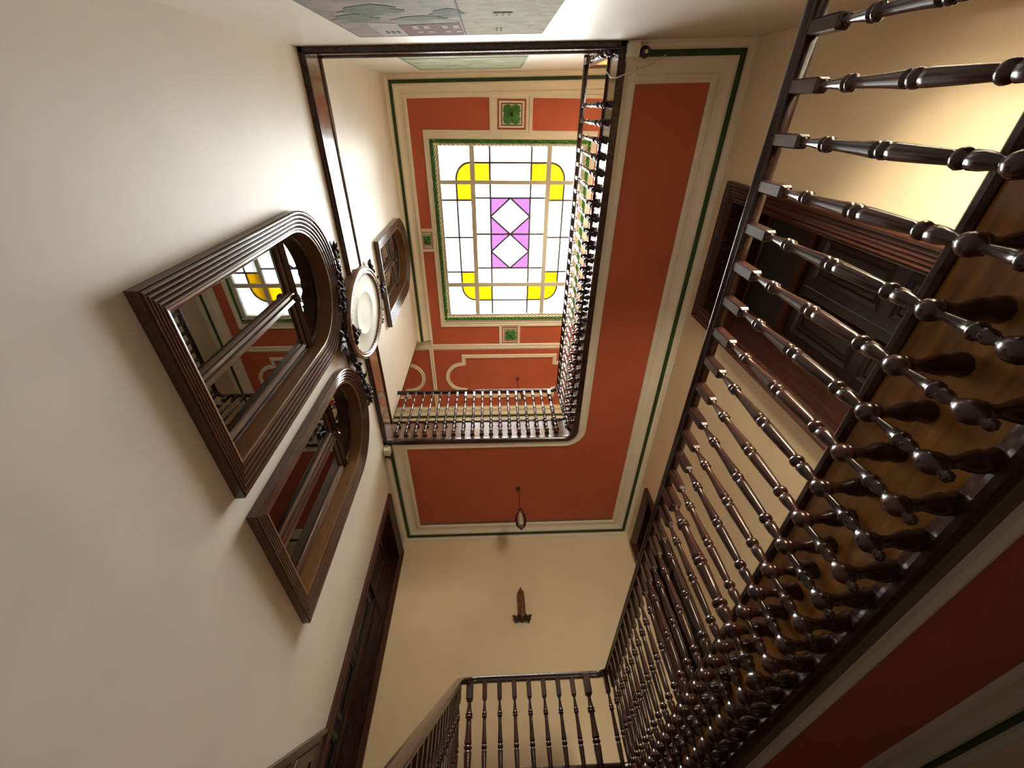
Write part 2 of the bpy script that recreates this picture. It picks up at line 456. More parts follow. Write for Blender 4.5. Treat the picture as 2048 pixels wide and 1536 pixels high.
medallion(-1.64, 2.75, 0.25, 0.40, 0.13)
medallion(mx(-1.64), 2.75, 0.25, 0.40, 0.13)

# ------------------------------------------------------------------ skylight
S = thing('window_4', (cx, 2.7, zC), 'stained-glass skylight with yellow and pink panes in the top ceiling', 'skylight', kind='structure')
zg = zC + 0.03
def bar(x0, x1, y0, y1, name, m, h0=-0.02, h1=0.05):
    return obj(name, MB().box(x0, x1, y0, y1, zg + h0, zg + h1), m, S)
fr = MB().sweep2(rect(sk[0] - 0.05, sk[1] + 0.05, sk[2] - 0.05, sk[3] + 0.05), [(0, -0.12), (0, 0.02), (0.05, 0.02), (0.05, -0.12)], fZ(zC), True)
obj('frame', fr, M['bar'], S)
bx = [(-0.50, -0.39), (mx(-0.39), mx(-0.50))]; by = [(1.385, 1.47), (3.86, 3.965)]
for a, b in bx: bar(a, b, sk[2], sk[3], 'bar', M['bar'], -0.035)
for a, b in by: bar(sk[0], sk[1], a, b, 'bar', M['bar'], -0.03)
# leaded panes: polygons cell by cell, with the cames between them
xs_c = [-0.04, mx(-0.04)]; xs_s = [-0.835, mx(-0.835)]
panes = []
def P(loop, m='pane_clear'): panes.append((loop, m))
came = []
def Ln(a, b): came.append((a, b))
xa, xb = sk[0], sk[1]; ya, yb = sk[2], sk[3]
# middle column, three rows
for (y0, y1, lead_y, yel) in ((ya, by[0][0], 1.02, 'hi'), (by[1][1], yb, 4.36, 'lo')):
    for (x0, x1) in ((bx[0][1], xs_c[0]), (xs_c[0], xs_c[1]), (xs_c[1], bx[1][0])):
        side = x0 != xs_c[0]
        P(rect(x0, x1, y0, lead_y), 'pane_yellow' if side and yel == 'lo' else 'pane_clear')
        P(rect(x0, x1, lead_y, y1), 'pane_yellow' if side and yel == 'hi' else 'pane_clear')
    Ln((bx[0][1], lead_y), (bx[1][0], lead_y))
    for x in xs_c: Ln((x, y0), (x, y1))
# centre field with the two lozenges
y0, y1 = by[0][1], by[1][0]
ys = [y0, 1.77, 2.61, 3.47, y1]
for (x0, x1) in ((bx[0][1], xs_c[0]), (xs_c[1], bx[1][0])):
    for i in range(4): P(rect(x0, x1, ys[i], ys[i + 1]))
P(rect(xs_c[0], xs_c[1], ys[0], ys[1])); P(rect(xs_c[0], xs_c[1], ys[3], ys[4]))
for i in (1, 2):
    a, b = xs_c; lo_, hi_ = ys[i], ys[i + 1]; xm, ym = (a + b) / 2, (lo_ + hi_) / 2
    P([(xm, lo_), (b, ym), (xm, hi_), (a, ym)])
    for tri in ([(a, lo_), (xm, lo_), (a, ym)], [(xm, lo_), (b, lo_), (b, ym)], [(b, ym), (b, hi_), (xm, hi_)], [(a, ym), (xm, hi_), (a, hi_)]): P(tri, 'pane_pink')
    for p, q in (((xm, lo_), (b, ym)), ((b, ym), (xm, hi_)), ((xm, hi_), (a, ym)), ((a, ym), (xm, lo_))): Ln(p, q)
for y in ys[1:4]: Ln((bx[0][1], y), (bx[1][0], y))
for x in xs_c: Ln((x, y0), (x, y1))
# side columns
for sgn in (0, 1):
    X = (lambda x: x) if sgn == 0 else mx
    xe, xm_, xi = xa, xs_s[0], bx[0][0]
    ysd = [y0, 1.82, 2.69, 3.575, y1]
    for i in range(4):
        P([(X(xe), ysd[i]), (X(xm_), ysd[i]), (X(xm_), ysd[i + 1]), (X(xe), ysd[i + 1])])
        P([(X(xm_), ysd[i]), (X(xi), ysd[i]), (X(xi), ysd[i + 1]), (X(xm_), ysd[i + 1])], 'pane_yellow' if i in (0, 3) else 'pane_clear')
    for y in ysd[1:4]: Ln((X(xe), y), (X(xi), y))
    Ln((X(xm_), y0), (X(xm_), y1))
    for (yc, r, d, ye) in ((by[0][0], 0.365, -1, ya), (by[1][1], 0.385, 1, yb)):
        q = [(xi - (xi - xm_) * math.cos(t * math.pi / 16), yc + d * r * math.sin(t * math.pi / 16)) for t in range(9)]
        P([(X(a), b) for a, b in q] + [(X(xi), yc)], 'pane_yellow')
        P([(X(a), b) for a, b in q] + [(X(xi), ye), (X(xe), ye), (X(xe), yc)])
        for i in range(8): Ln((X(q[i][0]), q[i][1]), (X(q[i + 1][0]), q[i + 1][1]))
for lp, m in panes:
    mb = MB().plate([lp], fP(zg), 0.010, 0.016)
    o = obj('pane', mb, M[m], S)
    if m != 'pane_clear': o['label'] = 'yellow glass pane' if m == 'pane_yellow' else 'pink glass pane'
for i, (a, b) in enumerate(came):
    a, b = Vector(a), Vector(b); t = (b - a).normalized(); n = Vector((-t.y, t.x)) * 0.021
    q = [a - n, b - n, b + n, a + n]
    obj('lead_came', MB().plate([[tuple(v) for v in q]], fP(zg), -0.004 - 0.0004 * (i % 5), 0.026), M['lead'], S)
# twisted green rope round the glass: each strand leaf is a small wedge
rp = MB(); rg = MB()
def rope_side(p0, p1, inn):
    p0, p1 = Vector(p0), Vector(p1); L = (p1 - p0).length; t = (p1 - p0) / L; n = Vector(inn)
    k = int(L / 0.095)
    for i in range(k):
        s0 = i / k * L; st = L / k
        for (w0, w1, sh, mbx, zz) in ((0.0, 0.085, 0.10, rp, 0.075), (0.07, 0.135, 0.09, rg, 0.06)):
            a = p0 + t * s0 + n * w0; b = p0 + t * (s0 + st * 0.92) + n * w0
            c = p0 + t * min(L, s0 + st * 0.92 + sh) + n * w1; d = p0 + t * min(L, s0 + sh) + n * w1
            e = (a + b + c + d) / 4
            vs = [(v.x, v.y, zC - 0.014) for v in (a, b, c, d)] + [(e.x, e.y, zC - zz)]
            mbx.add(vs, [(0, 1, 4), (1, 2, 4), (2, 3, 4), (3, 0, 4)])
ra, rb, rc, rd = -1.375, mx(-1.375), 0.555, 4.935
rope_side((ra, rc), (rb, rc), (0, 1)); rope_side((rb, rc), (rb, rd), (-1, 0)); rope_side((rb, rd), (ra, rd), (0, -1)); rope_side((ra, rd), (ra, rc), (1, 0))
base = MB().sweep2(rect(ra, rb, rc, rd), [(0, 0.0), (0, 0.015), (0.05, 0.02), (0.09, 0.018), (0.13, 0.01), (0.13, 0.0)], fZ(zC))
ro = obj('rope_border', base, M['rope_green'], S, label='green and cream twisted rope moulding')
tag(obj('rope_leaves', rp, M['leaf_green'], ro), kind='stuff')
tag(obj('rope_strand', rg, M['gilt'], ro), kind='stuff')

# flared lantern shaft between the skylight and the roof
def ring(x0, x1, y0, y1, z): return [(x0, y0, z), (x1, y0, z), (x1, y1, z), (x0, y1, z)]
vs = ring(-1.30, 2.18, 0.57, 4.86, zC + 0.12) + ring(-1.85, 2.80, 0.25, 5.90, 13.0) + ring(-1.40, 2.28, 0.47, 4.96, zC + 0.12) + ring(-1.95, 2.90, 0.15, 6.0, 13.0)
fs = []
for i in range(4):
    j = (i + 1) % 4
    fs += [(i, j, 4 + j, 4 + i), (8 + i, 12 + i, 12 + j, 8 + j), (i, 8 + i, 8 + j, j), (4 + i, 4 + j, 12 + j, 12 + i)]
obj('lantern_shaft', MB().add(vs, fs), M['stucco'], ct)

# ------------------------------------------------------------------ wooden bands on the plain walls at second floor level
def wall_trim(name, path, fn, label):
    o = struct(name, MB().sweep2(path, [(0, z2b + 0.02), (0.035, z2b + 0.02), (0.035, z2), (0, z2)], fn, False), M['fascia_up'], label, 'trim')
    obj('lower_moulding', MB().sweep2(path, [(0, z2b - 0.012), (0.05, z2b - 0.012), (0.07, z2b + 0.01), (0.07, z2b + 0.04), (0.055, z2b + 0.07), (0.045, z2b + 0.10), (0, z2b + 0.10)], fn, False), M['wood'], o)
    obj('bead', MB().sweep2(path, [(0, z2 - 0.045), (0.045, z2 - 0.045), (0.06, z2 - 0.02), (0.06, z2 + 0.005), (0.045, z2 + 0.02), (0, z2 + 0.02)], fn, False), M['wood'], o)
    return o
fH = lambda a, b, d: (a, b, d)
wall_trim('trim_2', [(xL, Y2 + 0.02), (xL, yT(xL))], fH, 'dark wooden band along the window wall at second floor level')
wall_trim('trim_3', [(xL, yT(xL)), (X2 + 0.03, yT(X2))], fH, 'dark wooden band along the mural wall at second floor level')

# ------------------------------------------------------------------ arched windows
REED = [(0.0, 0.0), (0.0, 0.032)]
for _k in range(5):
    _w, _d = 0.004 + 0.040 * _k, 0.034 + 0.011 * _k
    REED += [(_w, _d - 0.012), (_w + 0.005, _d + 0.006), (_w + 0.013, _d + 0.013), (_w + 0.023, _d + 0.012), (_w + 0.031, _d + 0.004), (_w + 0.034, _d - 0.012)]
REED += [(0.204, 0.085), (0.206, 0.0)]
def window(name, c, hw, b0, bs, label, depth=0.17):
    W = thing(name, (xL, c, b0), label, 'window', kind='structure')
    out = arch(c, hw, b0, bs, 30)
    # casing outside the opening (outward = right of anticlockwise path)
    obj('casing', MB().sweep2(out, [(-w, d) for w, d in REED], fL, True, False), M['casing'], W, label='reeded walnut casing')
    obj('lining', MB().sweep2(out, [(-0.004, 0.034), (0.016, 0.030), (0.016, -depth), (-0.004, -depth)], fL, True), M['lining'], W, label='golden brown wooden reveal')
    ih = hw - 0.016
    g = -depth + 0.02
    # fixed outer frame
    fo = arch(c, ih, b0 + 0.016, bs, 30)
    obj('frame', MB().sweep2(fo, [(0, g - 0.05), (0, g + 0.015), (0.014, g + 0.025), (0.028, g + 0.01), (0.03, g - 0.05)], fL, True), M['wood_red'], W)
    # transom with a moulded face
    t = MB().sweep2([(c - ih, bs), (c + ih, bs)], [(-0.06, g - 0.05), (-0.06, g + 0.03), (-0.04, g + 0.05), (-0.015, g + 0.035), (0.012, g + 0.055), (0.035, g + 0.035), (0.045, g + 0.02), (0.045, g - 0.05)], fL, False)
    obj('transom', t, M['wood_red'], W)
    # fan light above
    fan = [(c - ih + 0.025, bs + 0.03), (c + ih - 0.025, bs + 0.03)] + [(c + (ih - 0.025) * math.cos(math.pi * i / 24), bs + max(0.04, (ih - 0.025) * math.sin(math.pi * i / 24))) for i in range(1, 24)]
    obj('pane', MB().plate([fan], fL, g - 0.012, g - 0.006), M['window_glass'], W)
    # two casements
    for sg in (-1, 1):
        a0, a1 = (c - ih + 0.05, c - 0.012) if sg < 0 else (c + 0.012, c + ih - 0.05)
        z0, zt = b0 + 0.066, bs - 0.075
        sa = obj('sash', MB().sweep2(rect(a0, a1, z0, zt), [(0, g - 0.04), (0, g + 0.02), (0.03, g + 0.035), (0.055, g + 0.015), (0.065, g + 0.0), (0.065, g - 0.04)], fL, True), M['casing'], W)
        obj('pane', MB().plate([rect(a0 + 0.055, a1 - 0.055, z0 + 0.055, zt - 0.055)], fL, g - 0.012, g - 0.006), M['window_glass'], sa)
    # meeting stile with its turned top
    st = MB().sweep2([(c, b0 + 0.066), (c, bs - 0.075)], [(-0.055, g), (-0.055, g + 0.05), (-0.03, g + 0.06), (-0.022, g + 0.085), (0.022, g + 0.085), (0.03, g + 0.06), (0.055, g + 0.05), (0.055, g)], fL, False)
    obj('meeting_stile', st, M['casing'], W)
    obj('knob', MB().lathe([(0, 0.0), (0.05, 0.0), (0.055, 0.02), (0.04, 0.04), (0.03, 0.05), (0, 0.06)], (xL + g + 0.07, c, bs - 0.10), 'x', 12), M['wood'], W)
    return W
window('window_1', *WIN[0], 'large arched window nearest the mural wall reflecting the stained skylight')
window('window_2', *WIN[1], 'arched window between the oval ornament and the far dark doorway')
window('window_3', *WIN[2], 'smaller looking arched window on the upper floor above the oval ornament')

# unseen casement windows, added in the mural wall to let fill light in
def add_fill_window(name, r, label):
    x0, x1, b0, b1 = r
    W = thing(name, (2.38, yT(2.38), b0), label, 'window', kind='structure')
    q = rect(x0, x1, b0, b1)
    obj('casing', MB().sweep2(q, [(-w * 0.6, d * 0.7) for w, d in REED], fT, True), M['casing'], W)
    obj('lining', MB().sweep2(q, [(-0.004, 0.02), (0.014, 0.02), (0.014, -0.28), (-0.004, -0.28)], fT, True), M['lining'], W)
    m = (x0 + x1) / 2
    for a0, a1 in ((x0 + 0.014, m), (m, x1 - 0.014)):
        sa = obj('sash', MB().sweep2(rect(a0, a1, b0 + 0.014, b1 - 0.014), [(0, -0.27), (0, -0.21), (0.06, -0.21), (0.06, -0.27)], fT, True), M['casing'], W)
        obj('pane', MB().plate([rect(a0 + 0.055, a1 - 0.055, b0 + 0.065, b1 - 0.065)], fT, -0.245, -0.24), M['fill_glass'], sa)
add_fill_window('fill_window_1', (1.80, 2.70, 1.75, 3.25), 'added unseen casement window for fill light in the first gallery')
add_fill_window('fill_window_2', (1.80, 2.70, 7.20, 9.05), 'added unseen casement window for fill light in the second gallery')

# ------------------------------------------------------------------ doors
DCAS = [(0.0, 0.0), (0.0, 0.02), (0.02, 0.035), (0.04, 0.02), (0.055, 0.035), (0.075, 0.03), (0.09, 0.04), (0.11, 0.03), (0.125, 0.045), (0.145, 0.035), (0.165, 0.06), (0.19, 0.065), (0.205, 0.05), (0.21, 0.0)]
def door(name, rc, fn, label, depth):
    a0, a1, b0, b1 = rc
    sx = 1 if fn is fL else -1
    base = fn((a0 + a1) / 2, b0, 0)
    D = thing(name, base, label, 'door', kind='structure')
    p = [(a1, b0), (a1, b1), (a0, b1), (a0, b0)]        # up, over, down: opening on the left
    obj('casing', MB().sweep2(p, [(-w, d) for w, d in DCAS], fn, False), M['wood_red'], D, label='reeded dark wooden casing')
    obj('lining', MB().sweep2(p, [(-0.004, 0.02), (0.014, 0.018), (0.014, -depth), (-0.004, -depth)], fn, False), M['wood'], D)
    # rebated frame at the back of the reveal
    q = [(a1 - 0.014, b0), (a1 - 0.014, b1 - 0.014), (a0 + 0.014, b1 - 0.014), (a0 + 0.014, b0)]
    g = -depth + 0.03
    obj('frame', MB().sweep2(q, [(0, g - 0.03), (0, g + 0.05), (0.04, g + 0.06), (0.07, g + 0.04), (0.07, g - 0.03)], fn, False), M['wood_red'], D)
    zt = b1 - 0.95
    obj('transom', MB().box(*sorted((fn(0, 0, g - 0.03)[0], fn(0, 0, g + 0.07)[0])), a0 + 0.014, a1 - 0.014, zt - 0.05, zt + 0.05), M['wood_red'], D)
    obj('pane', MB().plate([rect(a0 + 0.08, a1 - 0.08, zt + 0.05, b1 - 0.08)], fn, g + 0.0, g + 0.006), M['door_glass'], D)
    m = (a0 + a1) / 2
    for s0, s1 in ((a0 + 0.085, m - 0.004), (m + 0.004, a1 - 0.085)):
        lf = obj('leaf', MB().plate([rect(s0, s1, b0, zt - 0.05)], fn, g - 0.02, g + 0.02), M['wood_leafdoor'], D)
        hh = (zt - 0.05 - b0)
        for u0, u1 in ((0.04, 0.30), (0.34, 0.62), (0.66, 0.96)):
            pr = rect(s0 + 0.10, s1 - 0.10, b0 + hh * u0, b0 + hh * u1)
            obj('panel', MB().sweep2(pr, [(0, g + 0.02), (0.01, g + 0.035), (0.03, g + 0.028), (0.06, g + 0.022), (0.09, g + 0.034), (0.13, g + 0.034)], fn, True), M['wood_leafdoor'], lf)
    kx = fn(0, 0, g + 0.02)[0]
    obj('knob', MB().ball((kx + sx * 0.05, m + 0.07, b0 + 1.0), 0.032, 10, 8), M['brass'], D)
    return D
M['door_glass'] = mat('dark_door_glass', (0.035, 0.032, 0.028), 0.35)
door('door_1', DOOR_R[0], fR, 'wide dark wooden door with fluted casing seen between the near balusters', 0.60)
door('door_2', DOOR_R[1], fR, 'dark wooden door at the far end of the right gallery wall', 0.40)
door('door_3', DOOR_L, fL, 'dark wooden door at the far end of the window wall', 0.36)

# ------------------------------------------------------------------ balustrades
def lathe_prof():
    pts = [(0.0, -0.18), (0.024, -0.185), (0.016, -0.197), (0.013, -0.21), (0.015, -0.235), (0.019, -0.275), (0.023, -0.308), (0.0235, -0.312),
           (0.029, -0.318), (0.030, -0.326), (0.024, -0.334), (0.024, -0.338), (0.030, -0.346), (0.030, -0.355), (0.022, -0.362), (0.019, -0.368),
           (0.0205, -0.44), (0.024, -0.53), (0.0285, -0.595), (0.029, -0.602), (0.020, -0.608), (0.020, -0.614), (0.029, -0.622), (0.0315, -0.635), (0.029, -0.648), (0.020, -0.656), (0.020, -0.662),
           (0.0285, -0.668), (0.0285, -0.69), (0.026, -0.78), (0.022, -0.885), (0.0185, -0.892), (0.0185, -0.898), (0.029, -0.906), (0.0325, -0.918), (0.029, -0.931), (0.0185, -0.938), (0.0185, -0.946),
           (0.0285, -0.953), (0.0275, -0.985), (0.020, -1.025), (0.016, -1.036), (0.016, -1.042), (0.028, -1.052), (0.036, -1.068), (0.038, -1.08), (0.034, -1.098), (0.022, -1.112), (0.015, -1.118),
           (0.015, -1.135), (0.019, -1.185), (0.0225, -1.215), (0.03, -1.222), (0.03, -1.236), (0.02, -1.243), (0.024, -1.25), (0.024, -1.27), (0.016, -1.284), (0.016, -1.296),
           (0.028, -1.308), (0.038, -1.328), (0.039, -1.342), (0.034, -1.362), (0.02, -1.378), (0.014, -1.386), (0.02, -1.395), (0.018, -1.41), (0.0, -1.422)]
    return pts
def baluster_mesh(name, m, seg, k=1.0, kb=1.0):
    mb = MB()
    h = 0.0285 * kb
    b = 0.006
    sq = [(-h + b, -h), (h - b, -h), (h, -h + b), (h, h - b), (h - b, h), (-h + b, h), (-h, h - b), (-h, -h + b)]
    mb.plate([sq], fP(0), -0.172, 0.03)
    q = [(x * 0.72, y * 0.72) for x, y in sq]
    mb.add([(x, y, -0.172) for x, y in sq] + [(x, y, -0.19) for x, y in q], [(i, (i + 1) % 8, 8 + (i + 1) % 8, 8 + i) for i in range(8)] + [tuple(range(8, 16))])
    mb.lathe([(r * k, z) for r, z in lathe_prof()], seg=seg)
    return mb.mesh(name, m)
def peg_mesh(name, ln, m):
    p = [(0.0, 0.0), (0.034, 0.0), (0.036, 0.03), (0.024, 0.05), (0.022, ln * 0.4), (0.034, ln * 0.55), (0.042, ln * 0.7), (0.036, ln * 0.82), (0.046, ln - 0.016), (0.046, ln), (0, ln)]
    return MB().lathe(p, (0, 0, 0), 'x', 10).mesh(name, m)
ME_B = baluster_mesh('baluster', M['wood'], 14)
ME_B2 = baluster_mesh('baluster_brown', M['wood_red'], 14)
ME_T = baluster_mesh('baluster_thick', M['wood_red'], 16, 1.5, 1.5)
PEGS = {}
def peg(ln):
    k = round(ln, 3)
    if k not in PEGS: PEGS[k] = peg_mesh('peg', ln, M['wood'])
    return PEGS[k]
nb = [0]
def baluster(parent, x, y, z, ang, off, thick=False):
    """z: underside of the rail; ang: heading of the pegs; off: gap to the board"""
    nb[0] += 1
    o = link('baluster', ME_T if thick else (ME_B2 if nb[0] % 2 else ME_B), (x, y, z), parent)
    if thick: o['label'] = 'thicker turned baluster'
    if off:
        for dz in (-1.08, -1.342):
            p = link('peg', peg(off), (x, y, z + dz), o)
            p.rotation_euler = (0, 0, ang)
    return o
RAILP = [(-0.030, 0.0), (0.030, 0.0), (0.034, 0.008), (0.030, 0.016), (0.030, 0.024), (0.040, 0.034), (0.042, 0.046), (0.034, 0.060), (0.018, 0.069), (0.0, 0.072), (-0.018, 0.069), (-0.034, 0.060), (-0.042, 0.046), (-0.040, 0.034), (-0.030, 0.024), (-0.030, 0.016), (-0.034, 0.008)]

# first gallery and the stair that leaves it
ZR1 = 2.228
xr1, yr1, xs1 = 1.378, 6.035, -0.50
SL = 0.478
B1 = thing('balustrade', (0.45, 3.0, z1), 'dark turned balustrade of the first gallery running on down the stair', 'balustrade')
rad = 0.14
path = [(xr1, yT(xr1), ZR1)] + [(xr1, y, ZR1) for y in (1.0, 3.0, 5.0)] + [(a, b, ZR1) for a, b in arc2(xr1 - rad, yr1 - rad, rad, 0, 90, 8)]
path += [(0.6, yr1, ZR1)]
rs = 0.22
arcp = arc2(xs1 + rs, yr1 - rs, rs, 90, 180, 8)
zs = lambda y: ZR1 - max(0.0, (yr1 - rs - 0.02 - y)) * SL
for i, (a, b) in enumerate(arcp): path.append((a, b, ZR1 - 0.10 * (i / 8) ** 1.5))
ye = 0.25
path += [(xs1, y, ZR1 - 0.10 - (yr1 - rs - y) * SL) for y in (5.7, 5.5, 4.5, 3.0, 1.5, ye)]
hr = obj('handrail', MB().sweep3(path, RAILP), M['wood'], B1)
zst = lambda y: ZR1 - 0.10 - (yr1 - rs - y) * SL if y < yr1 - rs else ZR1 - 0.06
ys_ = [0.107 + 0.2035 * k for k in range(-3, 29)]
for i, y in enumerate(ys_):
    if y < yT(xr1) + 0.06 or y > yr1 - 0.10: continue
    baluster(B1, xr1, y, ZR1, 0.0, X1 - xr1 + 0.002, thick=abs(y - 2.555) < 0.1)
baluster(B1, xr1 - 0.035, yr1 - 0.04, ZR1, math.radians(45), 0.12)
for k in range(9):
    x = -0.375 + 0.1845 * k
    baluster(B1, x, yr1, ZR1, math.pi / 2, Y1 - yr1 + 0.002, thick=k in (0, 8))
for k in range(26):
    y = yr1 - 0.13 - 0.19 * k
    if y < ye + 0.1: break
    baluster(B1, xs1, y, zst(y), math.pi, 0.075)

# second gallery
ZR2 = 7.618
xr2, yr2 = 1.43, 5.315
B2 = thing('balustrade', (0.0, 3.0, z2), 'dark turned balustrade of the second gallery under the skylight', 'balustrade')
path = [(xr2, yT(xr2), ZR2)] + [(xr2, y, ZR2) for y in (1.0, 3.0, 4.6)] + [(a, b, ZR2) for a, b in arc2(xr2 - 0.14, yr2 - 0.14, 0.14, 0, 90, 8)] + [(0.3, yr2, ZR2), (xL + 0.0, yr2, ZR2)]
obj('handrail', MB().sweep3(path, RAILP), M['wood'], B2)
for k in range(-10, 17):
    y = 1.936 + 0.2 * k
    if y < -0.5: continue
    baluster(B2, xr2, y, ZR2, 0.0, X2 - xr2 + 0.002)
baluster(B2, xr2, -0.60, ZR2, 0.0, X2 - xr2 + 0.002, thick=True)
baluster(B2, xr2 - 0.02, 5.245, ZR2, math.radians(45), 0.11)
for k in range(18):
    x = -1.963 + 0.1868 * k
    baluster(B2, x, yr2, ZR2, math.pi / 2, Y2 - yr2 + 0.002, thick=(k == 17))

# ------------------------------------------------------------------ staircase along the window wall
ST = thing('staircase', (-1.3, 3.0, zG), 'wooden stair flight along the window wall below the camera', 'stairs', kind='structure')
for k in range(1, 18):
    zt = z1 - 0.165 * k; ya_ = 5.97 - 0.345 * k
    obj('tread', MB().box(xL + 0.03, -0.56, ya_ - 0.03, ya_ + 0.345, zt - 0.035, zt), M['floorwood'], ST)
    obj('riser', MB().box(xL + 0.03, -0.57, ya_ + 0.325, ya_ + 0.345, zt, zt + 0.13), M['wood_red'], ST)
obj('landing', MB().box(xL + 0.002, -0.47, 5.97, Y1 + 0.03, z1 - 0.2, z1), M['floorwood'], ST)
sp = []
for y in (5.95, 0.15): sp.append((y, z1 + 0.06 - (5.95 - y) * SL))
for y in (0.15, 5.95): sp.append((y, z1 - 0.42 - (5.95 - y) * SL))
obj('string', MB().plate([sp], lambda a, b, d: (-0.545 - d, a, b), 0.0, 0.045), M['fascia'], ST)

# sloping dark panelling on the window wall beside the stair
wz = lambda y: 1.955 - (6.40 - y) * 0.525
BL = struct('baseboard_left', MB().plate([[(0.2, wz(0.2) - 0.75), (6.44, wz(6.44) - 0.6), (6.44, wz(6.44)), (0.2, wz(0.2))]], fL, 0.001, 0.022), M['wood_red'], 'dark red panelling sloping up the window wall beside the stair', 'wainscot')
obj('cap', MB().plate([[(0.2, wz(0.2) - 0.05), (6.44, wz(6.44) - 0.05), (6.44, wz(6.44)), (0.2, wz(0.2))]], fL, 0.022, 0.05), M['wood'], BL)
y = 6.36
while y > 0.9:
    a, b = y - 0.62, y - 0.06
    q = [(a, wz(a) - 0.50), (b, wz(b) - 0.50), (b, wz(b) - 0.11), (a, wz(a) - 0.11)]
    obj('panel', MB().sweep2(q, [(0, 0.022), (0.008, 0.036), (0.025, 0.03), (0.05, 0.024), (0.08, 0.034), (0.12, 0.034)], fL, True), M['wood_red'], BL)
    y -= 0.66

# ------------------------------------------------------------------ oval ornament with garlands
oy, oz = 2.765, 6.285
OV = thing('oval_frame', (xL + 0.02, oy, oz - 0.93), 'oval carved wooden frame with a pale disc and dark garlands on the window wall', 'wall ornament')
el = lambda a, b, n=48: [(oy + a * math.cos(2 * math.pi * i / n), oz + b * math.sin(2 * math.pi * i / n)) for i in range(n)]
foff = 0.075
pr_f = [(0.0, 0.0), (0.0, 0.06), (0.018, 0.085), (0.045, 0.095), (0.06, 0.085), (0.07, 0.07), (0.085, 0.085), (0.10, 0.085), (0.115, 0.06), (0.12, 0.03)]
obj('frame', MB().sweep2(el(0.70, 0.925), [(w, d + (0.0 if i == 0 else 0.06)) for i, (w, d) in enumerate(pr_f)], fL, True, True), M['oval_wood'], OV)
disc = MB()
rings = [(0.60, 0.065), (0.50, 0.06), (0.34, 0.058), (0.325, 0.066), (0.31, 0.066), (0.295, 0.058), (0.15, 0.056), (0.0, 0.056)]
vs = []
for r, d in rings:
    for i in range(40):
        a = 2 * math.pi * i / 40
        vs.append(fL(oy + r * math.cos(a), oz + r * 1.36 * math.sin(a), d + 0.04))
disc.add(vs, [(k * 40 + i, k * 40 + (i + 1) % 40, (k + 1) * 40 + (i + 1) % 40, (k + 1) * 40 + i) for k in range(len(rings) - 1) for i in range(40)], True)
obj('disc', disc, M['oval_face'], OV, label='pale glossy disc with a faint ring')
bd = MB()
for i in range(64):
    a = 2 * math.pi * i / 64
    bd.ball(fL(oy + 0.588 * math.cos(a), oz + 0.81 * math.sin(a), 0.135), 0.016, 5, 3)
obj('beading', bd, M['oval_wood'], OV)

def leaf3(mb, p, ang, ln, wd, lift):
    """folded carved leaf standing off the wall; ang in the wall plane"""
    ca, sa = math.cos(ang), math.sin(ang)
    def w(a, b, d): return (p[0] + d, p[1] + a * ca - b * sa, p[2] + a * sa + b * ca)
    vs = [w(0, 0, 0), w(ln * .25, wd * .8, .01), w(ln * .55, wd, .012 + lift * .5), w(ln, 0, lift), w(ln * .55, -wd, .012 + lift * .5), w(ln * .25, -wd * .8, .01), w(ln * .3, 0, .03 + lift * .4), w(ln * .65, 0, .035 + lift * .7)]
    mb.add(vs, [(0, 1, 6), (1, 2, 7, 6), (2, 3, 7), (3, 4, 7), (4, 5, 6, 7), (5, 0, 6)])
def swag(name, pts, n, size):
    mb = MB(); seg = len(pts) - 1
    for i in range(n):
        t = i / (n - 1) * seg; k = min(seg - 1, int(t)); u = t - k
        y = pts[k][0] * (1 - u) + pts[k + 1][0] * u; z = pts[k][1] * (1 - u) + pts[k + 1][1] * u
        d = math.atan2(pts[k + 1][1] - pts[k][1], pts[k + 1][0] - pts[k][0])
        x = xL + 0.02 + random.uniform(0, 0.035)
        for q in range(3):
            leaf3(mb, (x, y + random.uniform(-.02, .02), z + random.uniform(-.02, .02)), d + random.choice((-1, 1)) * random.uniform(0.5, 1.5) + (math.pi if random.random() < .3 else 0), size * random.uniform(.7, 1.15), size * .32, random.uniform(.02, .07))
        mb.ball((x + 0.04, y, z), size * random.uniform(.2, .32), 6, 4)
    return obj(name, mb, M['carving'], OV, label='dark carved garland of leaves and fruit')
swag('garland', [(1.66, 5.62), (1.97, 5.60), (2.20, 5.48), (2.46, 5.41), (2.70, 5.42)], 22, 0.145)
swag('garland', [(2.82, 5.42), (3.12, 5.44), (3.39, 5.52), (3.70, 5.60), (3.98, 5.72)], 22, 0.145)
swag('garland', [(2.25, 7.12), (2.50, 7.22), (2.76, 7.26), (3.0, 7.22), (3.28, 7.10)], 18, 0.12)
for (y, z, sg) in ((1.62, 5.62, -1), (4.03, 5.72, 1)):
    mb = MB()
    for k in range(4): leaf3(mb, (xL + 0.03, y, z), math.radians((100 if sg < 0 else 80) + sg * -40 * (k - 1.2)), 0.17, 0.05, 0.06)
    for k, (dy, dz) in enumerate(((0.0, 0.0), (sg * -0.09, 0.03))):
        q = [(y + dy + sg * 0.02, z + dz - 0.03), (y + dy + sg * 0.13, z + dz - 0.10), (y + dy + sg * 0.17, z + dz - 0.01), (y + dy + sg * 0.06, z + dz + 0.05)]
        if sg < 0: q.reverse()
        mb.plate([q], fL, 0.05 + 0.01 * k, 0.058 + 0.01 * k)
    mb.ball((xL + 0.06, y, z), 0.045, 7, 5)
    obj('ribbon_end', mb, M['carving'], OV, label='dark carved ribbon end')
mb = MB()
for k in range(9): leaf3(mb, (xL + 0.05, 2.74 + 0.02 * math.sin(k), 5.30), math.radians(-90 + (k - 4) * 24), 0.30 if k % 2 else 0.40, 0.06, 0.08)
